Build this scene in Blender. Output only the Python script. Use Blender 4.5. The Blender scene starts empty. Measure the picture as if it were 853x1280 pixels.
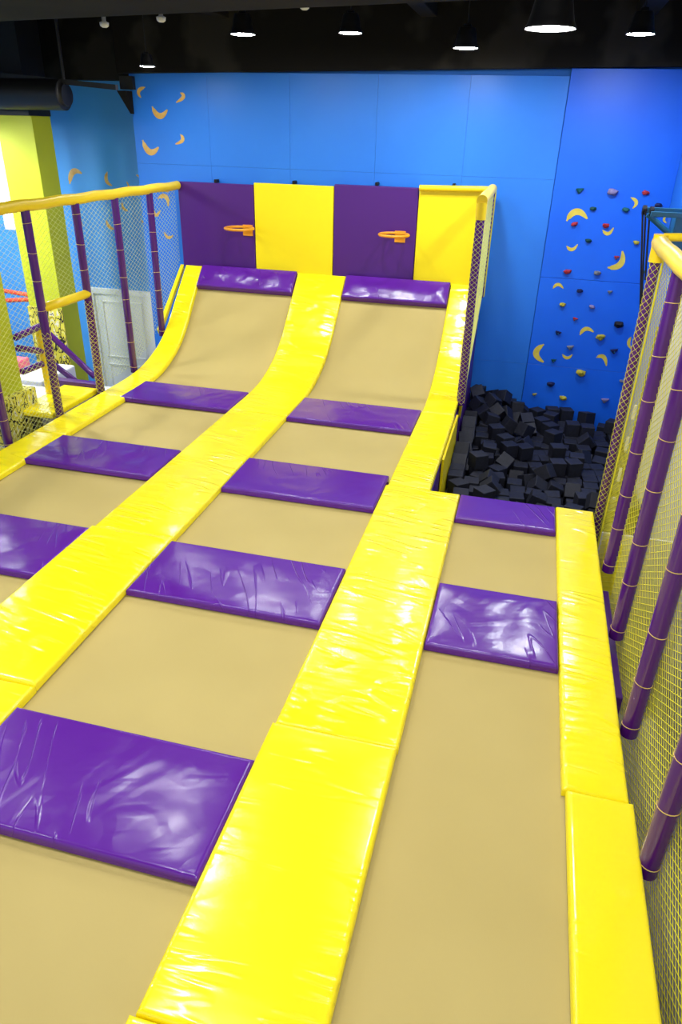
import bpy, bmesh, math, random
from mathutils import Vector, Matrix, Euler, noise
random.seed(7)
PI = math.pi
SC = bpy.context.scene
COL = SC.collection

# ------------------------------------------------------------------ materials
def srgb(r, g, b):
    f = lambda c: (c/255/12.92) if c/255 <= .04045 else ((c/255+.055)/1.055)**2.4
    return (f(r), f(g), f(b), 1)

def base_mat(name, col, rough=.5, spec=.5, coat=0, metal=0, coat_rough=.1):
    m = bpy.data.materials.new(name); m.use_nodes = True
    b = m.node_tree.nodes['Principled BSDF']
    b.inputs['Base Color'].default_value = col
    b.inputs['Roughness'].default_value = rough
    b.inputs['Specular IOR Level'].default_value = spec
    b.inputs['Coat Weight'].default_value = coat
    b.inputs['Coat Roughness'].default_value = coat_rough
    b.inputs['Metallic'].default_value = metal
    return m

def nodes(m):
    return m.node_tree.nodes, m.node_tree.links, m.node_tree.nodes['Principled BSDF']

def mottle(m, c1, c2, scale, detail=4, lo=.35, hi=.65, coord='Object'):
    n, l, b = nodes(m)
    tc = n.new('ShaderNodeTexCoord'); nz = n.new('ShaderNodeTexNoise'); cr = n.new('ShaderNodeValToRGB')
    nz.inputs['Scale'].default_value = scale; nz.inputs['Detail'].default_value = detail
    cr.color_ramp.elements[0].color = c1; cr.color_ramp.elements[1].color = c2
    cr.color_ramp.elements[0].position = lo; cr.color_ramp.elements[1].position = hi
    l.new(tc.outputs[coord], nz.inputs['Vector']); l.new(nz.outputs['Fac'], cr.inputs['Fac'])
    l.new(cr.outputs['Color'], b.inputs['Base Color'])
    return m

def add_bump(m, scale, strength, dist=.01, stretch=(1, 1, 1), detail=3, ridged=False, distortion=0., width=.05, mask=None, rot=0.):
    n, l, b = nodes(m)
    tc = n.new('ShaderNodeTexCoord'); mp = n.new('ShaderNodeMapping'); nz = n.new('ShaderNodeTexNoise')
    oi = n.new('ShaderNodeObjectInfo'); ad = n.new('ShaderNodeVectorMath'); ad.operation = 'ADD'
    mu = n.new('ShaderNodeMath'); mu.operation = 'MULTIPLY'; mu.inputs[1].default_value = 37
    l.new(oi.outputs['Random'], mu.inputs[0])
    mp.inputs['Scale'].default_value = stretch
    nz.inputs['Scale'].default_value = scale; nz.inputs['Detail'].default_value = detail
    nz.inputs['Distortion'].default_value = distortion
    l.new(tc.outputs['Object'], ad.inputs[0]); l.new(mu.outputs[0], ad.inputs[1])
    rv = n.new('ShaderNodeVectorRotate'); rv.rotation_type = 'Z_AXIS'; rv.inputs['Angle'].default_value = rot
    l.new(ad.outputs[0], rv.inputs['Vector']); l.new(rv.outputs[0], mp.inputs['Vector']); l.new(mp.outputs[0], nz.inputs['Vector'])
    h = nz.outputs['Fac']
    if ridged:
        s = n.new('ShaderNodeMath'); s.operation = 'SUBTRACT'; s.inputs[1].default_value = .5
        a = n.new('ShaderNodeMath'); a.operation = 'ABSOLUTE'
        mr = n.new('ShaderNodeMapRange'); mr.inputs[1].default_value = 0; mr.inputs[2].default_value = width
        mr.inputs[3].default_value = 1; mr.inputs[4].default_value = 0; mr.interpolation_type = 'SMOOTHSTEP'
        l.new(h, s.inputs[0]); l.new(s.outputs[0], a.inputs[0]); l.new(a.outputs[0], mr.inputs[0]); h = mr.outputs[0]
    if mask:
        nm = n.new('ShaderNodeTexNoise'); nm.inputs['Scale'].default_value = mask[0]; nm.inputs['Detail'].default_value = 1
        mr2 = n.new('ShaderNodeMapRange'); mr2.inputs[1].default_value = mask[1]; mr2.inputs[2].default_value = mask[1]+.12
        mm = n.new('ShaderNodeMath'); mm.operation = 'MULTIPLY'
        l.new(ad.outputs[0], nm.inputs['Vector']); l.new(nm.outputs['Fac'], mr2.inputs[0])
        l.new(h, mm.inputs[0]); l.new(mr2.outputs[0], mm.inputs[1]); h = mm.outputs[0]
    bp = n.new('ShaderNodeBump'); bp.inputs['Strength'].default_value = strength; bp.inputs['Distance'].default_value = dist
    l.new(h, bp.inputs['Height'])
    # chain onto an existing bump
    old = b.inputs['Normal'].links
    if old: l.new(old[0].from_socket, bp.inputs['Normal'])
    l.new(bp.outputs[0], b.inputs['Normal'])
    return m

YEL = base_mat('yellow_vinyl', srgb(253, 234, 24), .2, .7)
add_bump(YEL, 1.0, .34, .012, (1.5, 11, 5), 1, True, .2, .10, (2.6, .50))
add_bump(YEL, 1.0, .16, .010, (4, 20, 9), 1, False, 0, .10, (3.5, .52))
add_bump(YEL, 1.0, .35, .014, (1.6, 6, 4), 2)
YELW = base_mat('creased_yellow_vinyl', srgb(253, 234, 24), .19, .7)
add_bump(YELW, 1.0, .40, .013, (1.4, 9, 8), 1, True, .3, .12, (3.0, .43), .18)
add_bump(YELW, 1.0, .22, .010, (4, 20, 12), 1, False, 0, .10, (3.5, .47), -.12)
add_bump(YELW, 1.0, .4, .014, (1.6, 7, 6), 2)
YELP = base_mat('yellow_panel_vinyl', srgb(246, 224, 18), .38, .4)
add_bump(YELP, 2.0, .12, .01)
PUR = base_mat('purple_vinyl', srgb(91, 29, 150), .24, .5)
add_bump(PUR, 1.0, .42, .012, (9, 2.2, 2), 1, False, .4, .05, (2.0, .48), .5)
add_bump(PUR, 1.0, .38, .010, (3, 13, 3), 1, False, .3, .05, (2.6, .5), -.35)
add_bump(PUR, 1.0, .5, .012, (11, 1.3, 3), 0, True, .2, .035, (1.7, .54), -.45)
add_bump(PUR, 3.6, .2, .014, (1, 1.2, 1), 2)
PURP = base_mat('purple_panel_vinyl', srgb(72, 22, 118), .34, .45)
add_bump(PURP, 2.0, .12, .01)
PURT = base_mat('purple_tube_vinyl', srgb(78, 22, 122), .16, .6)
add_bump(PURT, 5.0, .15, .006, (1, 1, .5))
YELT = base_mat('yellow_tube_vinyl', srgb(244, 212, 26), .36, .4)
add_bump(YELT, 5.0, .2, .006)
PURD = base_mat('purple_board', srgb(70, 22, 128), .45, .4)

TAN = base_mat('tan_jump_fabric', srgb(206, 184, 124), .72, .25)
def weave(m):
    n, l, b = nodes(m)
    tc = n.new('ShaderNodeTexCoord'); nz = n.new('ShaderNodeTexNoise'); nz.inputs['Scale'].default_value = 1.3
    cr = n.new('ShaderNodeValToRGB')
    cr.color_ramp.elements[0].color = srgb(186, 168, 104); cr.color_ramp.elements[1].color = srgb(192, 174, 109)
    cr.color_ramp.elements[0].position = .35; cr.color_ramp.elements[1].position = .7
    l.new(tc.outputs['Object'], nz.inputs['Vector']); l.new(nz.outputs['Fac'], cr.inputs['Fac'])
    l.new(cr.outputs['Color'], b.inputs['Base Color'])
    w = n.new('ShaderNodeTexNoise'); w.inputs['Scale'].default_value = 420; w.inputs['Detail'].default_value = 1
    bp = n.new('ShaderNodeBump'); bp.inputs['Strength'].default_value = .12; bp.inputs['Distance'].default_value = .002
    l.new(tc.outputs['Object'], w.inputs['Vector']); l.new(w.outputs['Fac'], bp.inputs['Height']); l.new(bp.outputs[0], b.inputs['Normal'])
weave(TAN)
GAP = base_mat('dark_webbing', srgb(60, 50, 40), .8)

BLUE = mottle(base_mat('blue_wall_paint', srgb(48, 128, 246), .42, .4), srgb(34, 115, 220), srgb(42, 123, 228), .7)
BLUEL = mottle(base_mat('blue_wall_paint_recess', srgb(84, 172, 232), .5, .4), srgb(70, 154, 226), srgb(80, 162, 232), .7)
CLIMB = mottle(base_mat('deep_blue_climbing_board', srgb(18, 104, 235), .42, .4), srgb(12, 96, 226), srgb(18, 104, 234), .8)
JOINT = base_mat('board_joint', srgb(24, 92, 176), .8)
PALE = mottle(base_mat('pale_wall_paint', srgb(206, 206, 202), .6), srgb(200, 200, 196), srgb(212, 212, 208), .8)
FLOOR = mottle(base_mat('grey_floor', srgb(150, 148, 150), .5), srgb(140, 138, 142), srgb(158, 156, 158), 2)
BLACK = mottle(base_mat('black_ceiling_paint', srgb(30, 29, 27), .85, .1), srgb(24, 23, 22), srgb(36, 34, 31), .9, 4)
CONC = mottle(base_mat('rough_dark_plaster', srgb(34, 33, 31), .9, .1), srgb(26, 25, 24), srgb(46, 44, 41), 1.1, 3, .52, .6)
DUCT = base_mat('black_duct_metal', srgb(24, 24, 26), .5, .4)
LAMPB = base_mat('black_lamp_enamel', srgb(14, 14, 18), .5, .3)
LIME = base_mat('lime_paint', srgb(186, 196, 34), .5, .4)
WHITE = base_mat('white_door_paint', srgb(240, 243, 240), .45, .4)
WHITEB = base_mat('white_soft_vinyl', srgb(232, 234, 238), .5, .4)
PINK = base_mat('pink_vinyl', srgb(230, 110, 130), .45, .4)
NET = base_mat('yellow_nylon_net', srgb(232, 224, 50), .6, .3)
NETL = base_mat('pale_yellow_nylon_net', srgb(214, 220, 130), .6, .3)
CORD = base_mat('yellow_tie_cord', srgb(226, 190, 110), .6, .3)
GREY = base_mat('white_plastic', srgb(214, 216, 214), .5)
FOAM = mottle(base_mat('black_foam', srgb(26, 30, 48), .62, .4), srgb(17, 20, 34), srgb(24, 28, 45), 30, 2)
PIT = base_mat('dark_pit_floor', srgb(12, 13, 18), .9, .1)
STEEL = base_mat('teal_painted_steel', srgb(24, 92, 128), .4, .5)
ROPE = base_mat('black_rope', srgb(14, 16, 30), .7)
REDROPE = base_mat('red_orange_rope', srgb(226, 76, 44), .6)
HOOP = base_mat('orange_steel', srgb(236, 156, 30), .35, .5)
BOLT = base_mat('yellow_bolt_cap', srgb(240, 200, 40), .4)
OLIVE = base_mat('olive_webbing', srgb(150, 146, 40), .7)
BANR = mottle(base_mat('yellow_banana_paint', srgb(214, 194, 70), .5), srgb(206, 182, 60), srgb(222, 204, 84), 9)
BANL = mottle(base_mat('orange_banana_paint', srgb(216, 172, 84), .5), srgb(204, 152, 62), srgb(224, 188, 104), 9)
HC = {'teal': srgb(20, 104, 110), 'lilac': srgb(150, 140, 190), 'red': srgb(196, 54, 62), 'green': srgb(18, 80, 82), 'yellow': srgb(206, 190, 60),
      'grey': srgb(136, 140, 150), 'navy': srgb(26, 36, 88), 'black': srgb(14, 18, 40)}
HM = {k: base_mat('resin_' + k, tuple(c*.7 for c in v[:3]) + (1,), .6, .3) for k, v in HC.items()}

def pattern_mat():
    m = base_mat('black_doodle_on_yellow', srgb(214, 206, 60), .55)
    n, l, b = nodes(m)
    tc = n.new('ShaderNodeTexCoord'); v = n.new('ShaderNodeTexVoronoi'); v.feature = 'DISTANCE_TO_EDGE'; v.inputs['Scale'].default_value = 7.5
    nz = n.new('ShaderNodeTexNoise'); nz.inputs['Scale'].default_value = 9; nz.inputs['Detail'].default_value = 1
    mx = n.new('ShaderNodeMix'); mx.data_type = 'RGBA'; mx.inputs['Factor'].default_value = .25
    l.new(tc.outputs['Object'], mx.inputs['A']); l.new(nz.outputs['Color'], mx.inputs['B']); l.new(mx.outputs['Result'], v.inputs['Vector'])
    cr = n.new('ShaderNodeValToRGB'); cr.color_ramp.interpolation = 'CONSTANT'
    e = cr.color_ramp.elements; e[0].color = srgb(26, 24, 22); e[1].position = .055; e[1].color = srgb(216, 208, 66)
    q = e.new(.30); q.color = srgb(226, 224, 196)
    q = e.new(.38); q.color = srgb(40, 36, 30)
    l.new(v.outputs['Distance'], cr.inputs['Fac']); l.new(cr.outputs['Color'], b.inputs['Base Color'])
    return m
PATT = pattern_mat()

def emis(name, col, s):
    m = bpy.data.materials.new(name); m.use_nodes = True
    n = m.node_tree.nodes; n.clear()
    e = n.new('ShaderNodeEmission'); o = n.new('ShaderNodeOutputMaterial')
    e.inputs[0].default_value = col; e.inputs[1].default_value = s
    m.node_tree.links.new(e.outputs[0], o.inputs[0]); return m
LAMP = emis('lamp_glow', (1, .985, .96, 1), 190)
LAMPS = emis('bright_lamp_glow', (.96, .98, 1, 1), 350)
TUBE = emis('tube_glow', (.85, .95, 1, 1), 10)

# ------------------------------------------------------------------ object helpers
def thing(name, label, cat, loc=(0, 0, 0), group=None):
    o = bpy.data.objects.new(name, None); COL.objects.link(o); o.location = loc
    o['label'] = label; o['category'] = cat
    if group: o['group'] = group
    o.empty_display_size = .1
    return o

def tag(o, label, cat, group=None):
    o['label'] = label; o['category'] = cat
    if group: o['group'] = group
    return o

def obj(name, bm, mat, parent=None, origin=None, smooth=False, label=None):
    """link bm (built in world space) as one mesh; origin moves the object's origin there"""
    bmesh.ops.recalc_face_normals(bm, faces=bm.faces)
    po = parent.matrix_basis.translation if parent else Vector((0, 0, 0))
    if parent and parent.parent: po = po + parent.parent.matrix_basis.translation
    if origin is None:
        org = po.copy()
        if not parent:
            mn = Vector([min(v.co[i] for v in bm.verts) for i in range(3)]); mx = Vector([max(v.co[i] for v in bm.verts) for i in range(3)])
            org = Vector(((mn.x+mx.x)/2, (mn.y+mx.y)/2, mn.z))
    else: org = Vector(origin)
    bmesh.ops.translate(bm, verts=bm.verts, vec=-org)
    me = bpy.data.meshes.new(name); bm.to_mesh(me); bm.free()
    for m in (mat if isinstance(mat, (list, tuple)) else [mat]): me.materials.append(m)
    if smooth:
        for p in me.polygons: p.use_smooth = True
    o = bpy.data.objects.new(name, me); COL.objects.link(o)
    if parent: o.parent = parent
    o.location = org - po
    if label: o['label'] = label
    return o

def struct(name, bm, mat, smooth=False):
    o = obj(name, bm, mat, smooth=smooth); o['kind'] = 'structure'; return o

def B(): return bmesh.new()

def box(bm, x0, x1, y0, y1, z0, z1, bev=0., rot=None, mi=0):
    g = bmesh.ops.create_cube(bm, size=1)
    vs = g['verts']
    c = Vector(((x0+x1)/2, (y0+y1)/2, (z0+z1)/2))
    for v in vs: v.co = Vector((v.co.x*(x1-x0), v.co.y*(y1-y0), v.co.z*(z1-z0)))
    fs = list({f for v in vs for f in v.link_faces})
    if bev:
        es = list({e for v in vs for e in v.link_edges})
        r = bmesh.ops.bevel(bm, geom=es, offset=bev, segments=3, affect='EDGES', profile=.5)
        vs = list({v for f in r['faces'] for v in f.verts} | {v for v in vs if v.is_valid})
        fs = list({f for v in vs for f in v.link_faces})
    M = (rot if rot else Matrix.Identity(3))
    for v in vs: v.co = M @ v.co + c
    for f in fs: f.material_index = mi
    return bm

def tube(bm, pts, r, seg=12, caps=True, mi=0):
    pts = [Vector(p) for p in pts]; rings = []
    up = None
    for i, p in enumerate(pts):
        d = (pts[min(i+1, len(pts)-1)] - pts[max(i-1, 0)]).normalized()
        if up is None:
            a = Vector((0, 0, 1)) if abs(d.z) < .9 else Vector((1, 0, 0))
            up = (a - d*a.dot(d)).normalized()
        else: up = (up - d*up.dot(d)).normalized()
        s = d.cross(up); rr = r[i] if isinstance(r, (list, tuple)) else r
        rings.append([bm.verts.new(p + (up*math.cos(2*PI*k/seg) + s*math.sin(2*PI*k/seg))*rr) for k in range(seg)])
    for a, b in zip(rings, rings[1:]):
        for k in range(seg):
            f = bm.faces.new((a[k], a[(k+1) % seg], b[(k+1) % seg], b[k])); f.material_index = mi
    if caps:
        f = bm.faces.new(rings[0][::-1]); f.material_index = mi
        f = bm.faces.new(rings[-1]); f.material_index = mi
    return bm

def ring(bm, c, axis, R, r, seg=24, sub=8):
    axis = Vector(axis).normalized(); a = Vector((1, 0, 0)) if abs(axis.x) < .9 else Vector((0, 1, 0))
    u = (a - axis*a.dot(axis)).normalized(); v = axis.cross(u); c = Vector(c); R_ = []
    for i in range(seg):
        t = 2*PI*i/seg; d = u*math.cos(t) + v*math.sin(t)
        R_.append([bm.verts.new(c + d*(R + r*math.cos(2*PI*k/sub)) + axis*r*math.sin(2*PI*k/sub)) for k in range(sub)])
    for i in range(seg):
        for k in range(sub):
            bm.faces.new((R_[i][k], R_[(i+1) % seg][k], R_[(i+1) % seg][(k+1) % sub], R_[i][(k+1) % sub]))
    return bm

def lathe(bm, c, prof, seg=28, caps=(True, True)):
    c = Vector(c); R_ = [[bm.verts.new(c + Vector((r*math.cos(2*PI*k/seg), r*math.sin(2*PI*k/seg), z))) for k in range(seg)] for r, z in prof]
    for a, b in zip(R_, R_[1:]):
        for k in range(seg): bm.faces.new((a[k], a[(k+1) % seg], b[(k+1) % seg], b[k]))
    if caps[0]: bm.faces.new(R_[0][::-1])
    if caps[1]: bm.faces.new(R_[-1])
    return bm

# ------------------------------------------------------------------ the curved jump surface: height along y
RAMP = [(-3, 0), (8.15, 0), (8.45, .012), (8.7, .04), (9.0, .115), (9.3, .235), (9.58, .42), (9.87, .69), (10.12, .93), (10.38, 1.18)]
def prof_pts(y0, y1, step=.05):
    """resampled smooth curve of (y, z) with cumulative length"""
    def cat(p0, p1, p2, p3, t):
        return [.5*((2*p1[i]) + (-p0[i]+p2[i])*t + (2*p0[i]-5*p1[i]+4*p2[i]-p3[i])*t*t + (-p0[i]+3*p1[i]-3*p2[i]+p3[i])*t**3) for i in (0, 1)]
    P = []
    R_ = RAMP
    for i in range(len(R_)-1):
        if i == 0:
            P += [(R_[0][0] + (R_[1][0]-R_[0][0])*k/400, 0.) for k in range(400)]; continue
        p0 = R_[i-1] if i > 1 else (2*R_[1][0]-R_[2][0], 0)
        p3 = R_[i+2] if i+2 < len(R_) else (2*R_[i+1][0]-R_[i][0], 2*R_[i+1][1]-R_[i][1])
        for k in range(20): P.append(tuple(cat(p0, R_[i], R_[i+1], p3, k/20)))
    P.append(R_[-1])
    return [p for p in P]
CURVE = prof_pts(0, 0)
def zprof(y):
    for a, b in zip(CURVE, CURVE[1:]):
        if a[0] <= y <= b[0]: return a[1] + (b[1]-a[1])*(y-a[0])/max(1e-6, b[0]-a[0])
    return CURVE[-1][1]
def sub_curve(y0, y1, ss):
    """points at the given relative arc lengths between y0 and y1, with normals"""
    pts = [Vector((y0, zprof(y0)))] + [Vector(p) for p in CURVE if y0 < p[0] < y1] + [Vector((y1, zprof(y1)))]
    L = [0]
    for a, b in zip(pts, pts[1:]): L.append(L[-1] + (b-a).length)
    out = []
    j = 0
    for s in ss(L[-1]):
        while j < len(L)-2 and L[j+1] < s: j += 1
        t = (s-L[j])/max(1e-9, L[j+1]-L[j]); p = pts[j].lerp(pts[j+1], t)
        i0 = max(0, j-1); i1 = min(len(pts)-1, j+2)
        d = (pts[i1]-pts[i0]).normalized()
        out.append((s, p, Vector((-d.y, d.x))))
    return out, L[-1]

def edged(L, step):
    e = [0, .004, .010, .018, .030]
    n = max(2, int((L-.06)/step)); mid = [.03 + (L-.06)*k/n for k in range(1, n)]
    return e + mid + [L-v for v in e[::-1]]

def pad_mesh(x0, x1, y0, y1, t=.055, lift=0., amp=.004, kind='y', seed=0, puff=.006, skew=(0, 0)):
    """padded vinyl mat lying along the jump surface: rounded rim, slightly puffed and creased top"""
    bm = B()
    rows, S = sub_curve(y0, y1, lambda L: edged(L, .035))
    W = x1-x0
    xs = edged(W, .05)
    G = []
    for (s, p, n) in rows:
        r_ = []
        for xo in xs:
            d = min(xo, W-xo, s, S-s)
            k = max(0, 1-d/.022); h = -.022*(1-math.sqrt(max(0, 1-k*k)))
            m = min(1, d/.07); c = min(1, d/.16)
            X = x0+xo; Y = p.x
            if kind == 'y':
                w = noise.noise(Vector((X*2.2+seed*3.1, s*8.5+seed, seed*1.7)))*.6 + noise.noise(Vector((X*5+seed, s*26, seed)))*.3
                e = max(0, 1-min(xo, W-xo)/.14)
                w = w*(.5+1.3*e)
            else:
                q = noise.noise(Vector((X*3.0+seed*2.3, s*3.6+seed, seed*1.1))); q2 = noise.noise(Vector((X*7+s*3+seed, s*7-X*4, seed*2.1)))
                w = (1-abs(q)*2.2)*.6 - .25 + (1-abs(q2)*3)*.22
            h += puff*c + amp*w*m
            pos = Vector((X + skew[0] + (skew[1]-skew[0])*s/S, p.x + n.x*(h+lift), p.y + n.y*(h+lift)))
            r_.append((pos, n))
        G.append(r_)
    V = [[bm.verts.new(a[0]) for a in r_] for r_ in G]
    for a, b in zip(V, V[1:]):
        for k in range(len(a)-1): bm.faces.new((a[k], a[k+1], b[k+1], b[k]))
    # skirt and underside
    nx = len(xs)
    low = {}
    def lo(i, k):
        if (i, k) not in low:
            pos, n = G[i][k]; low[(i, k)] = bm.verts.new(pos - Vector((0, n.x, n.y))*(t-.022))
        return low[(i, k)]
    NR = len(V)
    for i in range(NR-1):
        bm.faces.new((V[i][0], V[i+1][0], lo(i+1, 0), lo(i, 0)))
        bm.faces.new((V[i+1][nx-1], V[i][nx-1], lo(i, nx-1), lo(i+1, nx-1)))
        bm.faces.new((lo(i, 0), lo(i+1, 0), lo(i+1, nx-1), lo(i, nx-1)))
    for i in (0, NR-1):
        bm.faces.new([V[i][k] for k in range(nx)] + [lo(i, nx-1), lo(i, 0)])
    return bm

def place(bm, name, mat, label, cat, group, smooth=True):
    o = obj(name, bm, mat, smooth=smooth); tag(o, label, cat, group)
    try: 
        for e in o.data.edges: pass
    except Exception: pass
    return o

def auto_sharp(o, deg=40):
    o.data.polygons.foreach_set('use_smooth', [True]*len(o.data.polygons))
    try: o.data.set_sharp_from_angle(angle=math.radians(deg))
    except Exception: pass

HOLDS = [
(0.503,2.394,'teal',0.111,'w'),
(0.905,2.406,'lilac',0.117,'r'),
(1.303,2.411,'red',0.078,'r'),
(0.706,2.197,'green',0.070,'r'),
(1.110,2.203,'teal',0.078,'r'),
(0.508,2.001,'red',0.078,'r'),
(0.902,2.003,'red',0.078,'r'),
(0.719,1.806,'green',0.070,'r'),
(1.315,1.816,'yellow',0.073,'r'),
(1.113,1.610,'red',0.079,'w'),
(0.517,1.399,'red',0.084,'r'),
(0.910,1.408,'grey',0.084,'r'),
(0.723,1.162,'navy',0.073,'r'),
(1.116,1.165,'grey',0.074,'w'),
(0.525,0.963,'yellow',0.073,'r'),
(0.922,0.963,'lilac',0.068,'r'),
(0.727,0.771,'red',0.079,'w'),
(1.311,0.760,'black',0.120,'r'),
(0.531,0.561,'navy',0.097,'w'),
(1.105,0.566,'yellow',0.109,'r'),
(0.732,0.373,'grey',0.109,'w'),
(1.325,0.375,'navy',0.115,'w'),
(0.535,0.165,'green',0.086,'w'),
(0.937,0.039,'yellow',0.116,'r'),
(0.544,-0.172,'navy',0.098,'r'),
(0.349,-0.364,'yellow',0.076,'w'),
(0.751,-0.361,'yellow',0.093,'r'),
(1.338,-0.347,'lilac',0.123,'w'),
(1.493,1.458,'teal',0.051,'r'),
(1.509,-0.032,'grey',0.058,'r'),
(1.488,2.271,'navy',0.084,'r'),
(1.491,2.145,'navy',0.073,'w'),
]
BAN_R = [
((0.401,2.028),(0.504,2.147),(0.655,2.068)),
((1.139,2.343),(1.217,2.292),(1.187,2.219)),
((0.871,1.942),(0.949,1.902),(1.000,1.978)),
((0.453,1.720),(0.530,1.680),(0.590,1.749)),
((1.024,1.481),(1.175,1.533),(1.166,1.698)),
((0.365,1.161),(0.423,1.220),(0.501,1.171)),
((0.829,0.560),(0.891,0.652),(1.003,0.617)),
((0.365,0.386),(0.275,0.250),(0.399,0.132)),
((0.638,0.270),(0.713,0.223),(0.774,0.278)),
((1.106,0.266),(1.199,0.283),(1.261,0.162)),
((1.507,0.593),(1.490,0.508),(1.535,0.434)),
((1.618,2.144),(1.591,2.105),(1.636,2.063)),
]
BAN_L = [
((-5.554,3.472),(-5.659,3.422),(-5.631,3.345)),
((-5.025,3.411),(-4.981,3.364),(-5.096,3.295)),
((-5.470,3.240),(-5.371,3.123),(-5.239,3.204)),
((-5.669,2.814),(-5.572,2.662),(-5.425,2.728)),
((-5.071,2.900),(-5.040,2.830),(-5.156,2.776)),
((-5.510,2.045),(-5.377,2.073),(-5.351,1.942)),
((-5.400,2.185),(-5.345,2.150),(-5.295,2.200)),
((-5.453,1.578),(-5.394,1.501),(-5.311,1.540)),
((-5.593,1.887),(-5.561,1.810),(-5.488,1.880)),
]
BAN_LR = [
((-7.468,2.126),(-7.378,2.306),(-7.221,2.289)),
((-6.755,2.329),(-6.788,2.199),(-6.698,2.133)),
((-6.251,2.301),(-6.198,2.280),(-6.177,2.223)),
((-6.433,2.201),(-6.410,2.156),(-6.402,2.109)),
((-6.545,1.890),(-6.542,1.807),(-6.461,1.762)),
((-6.875,1.608),(-6.845,1.511),(-6.748,1.467)),
((-6.232,1.640),(-6.208,1.605),(-6.160,1.644)),
((-7.370,1.571),(-7.346,1.535),(-7.354,1.485)),
]
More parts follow.
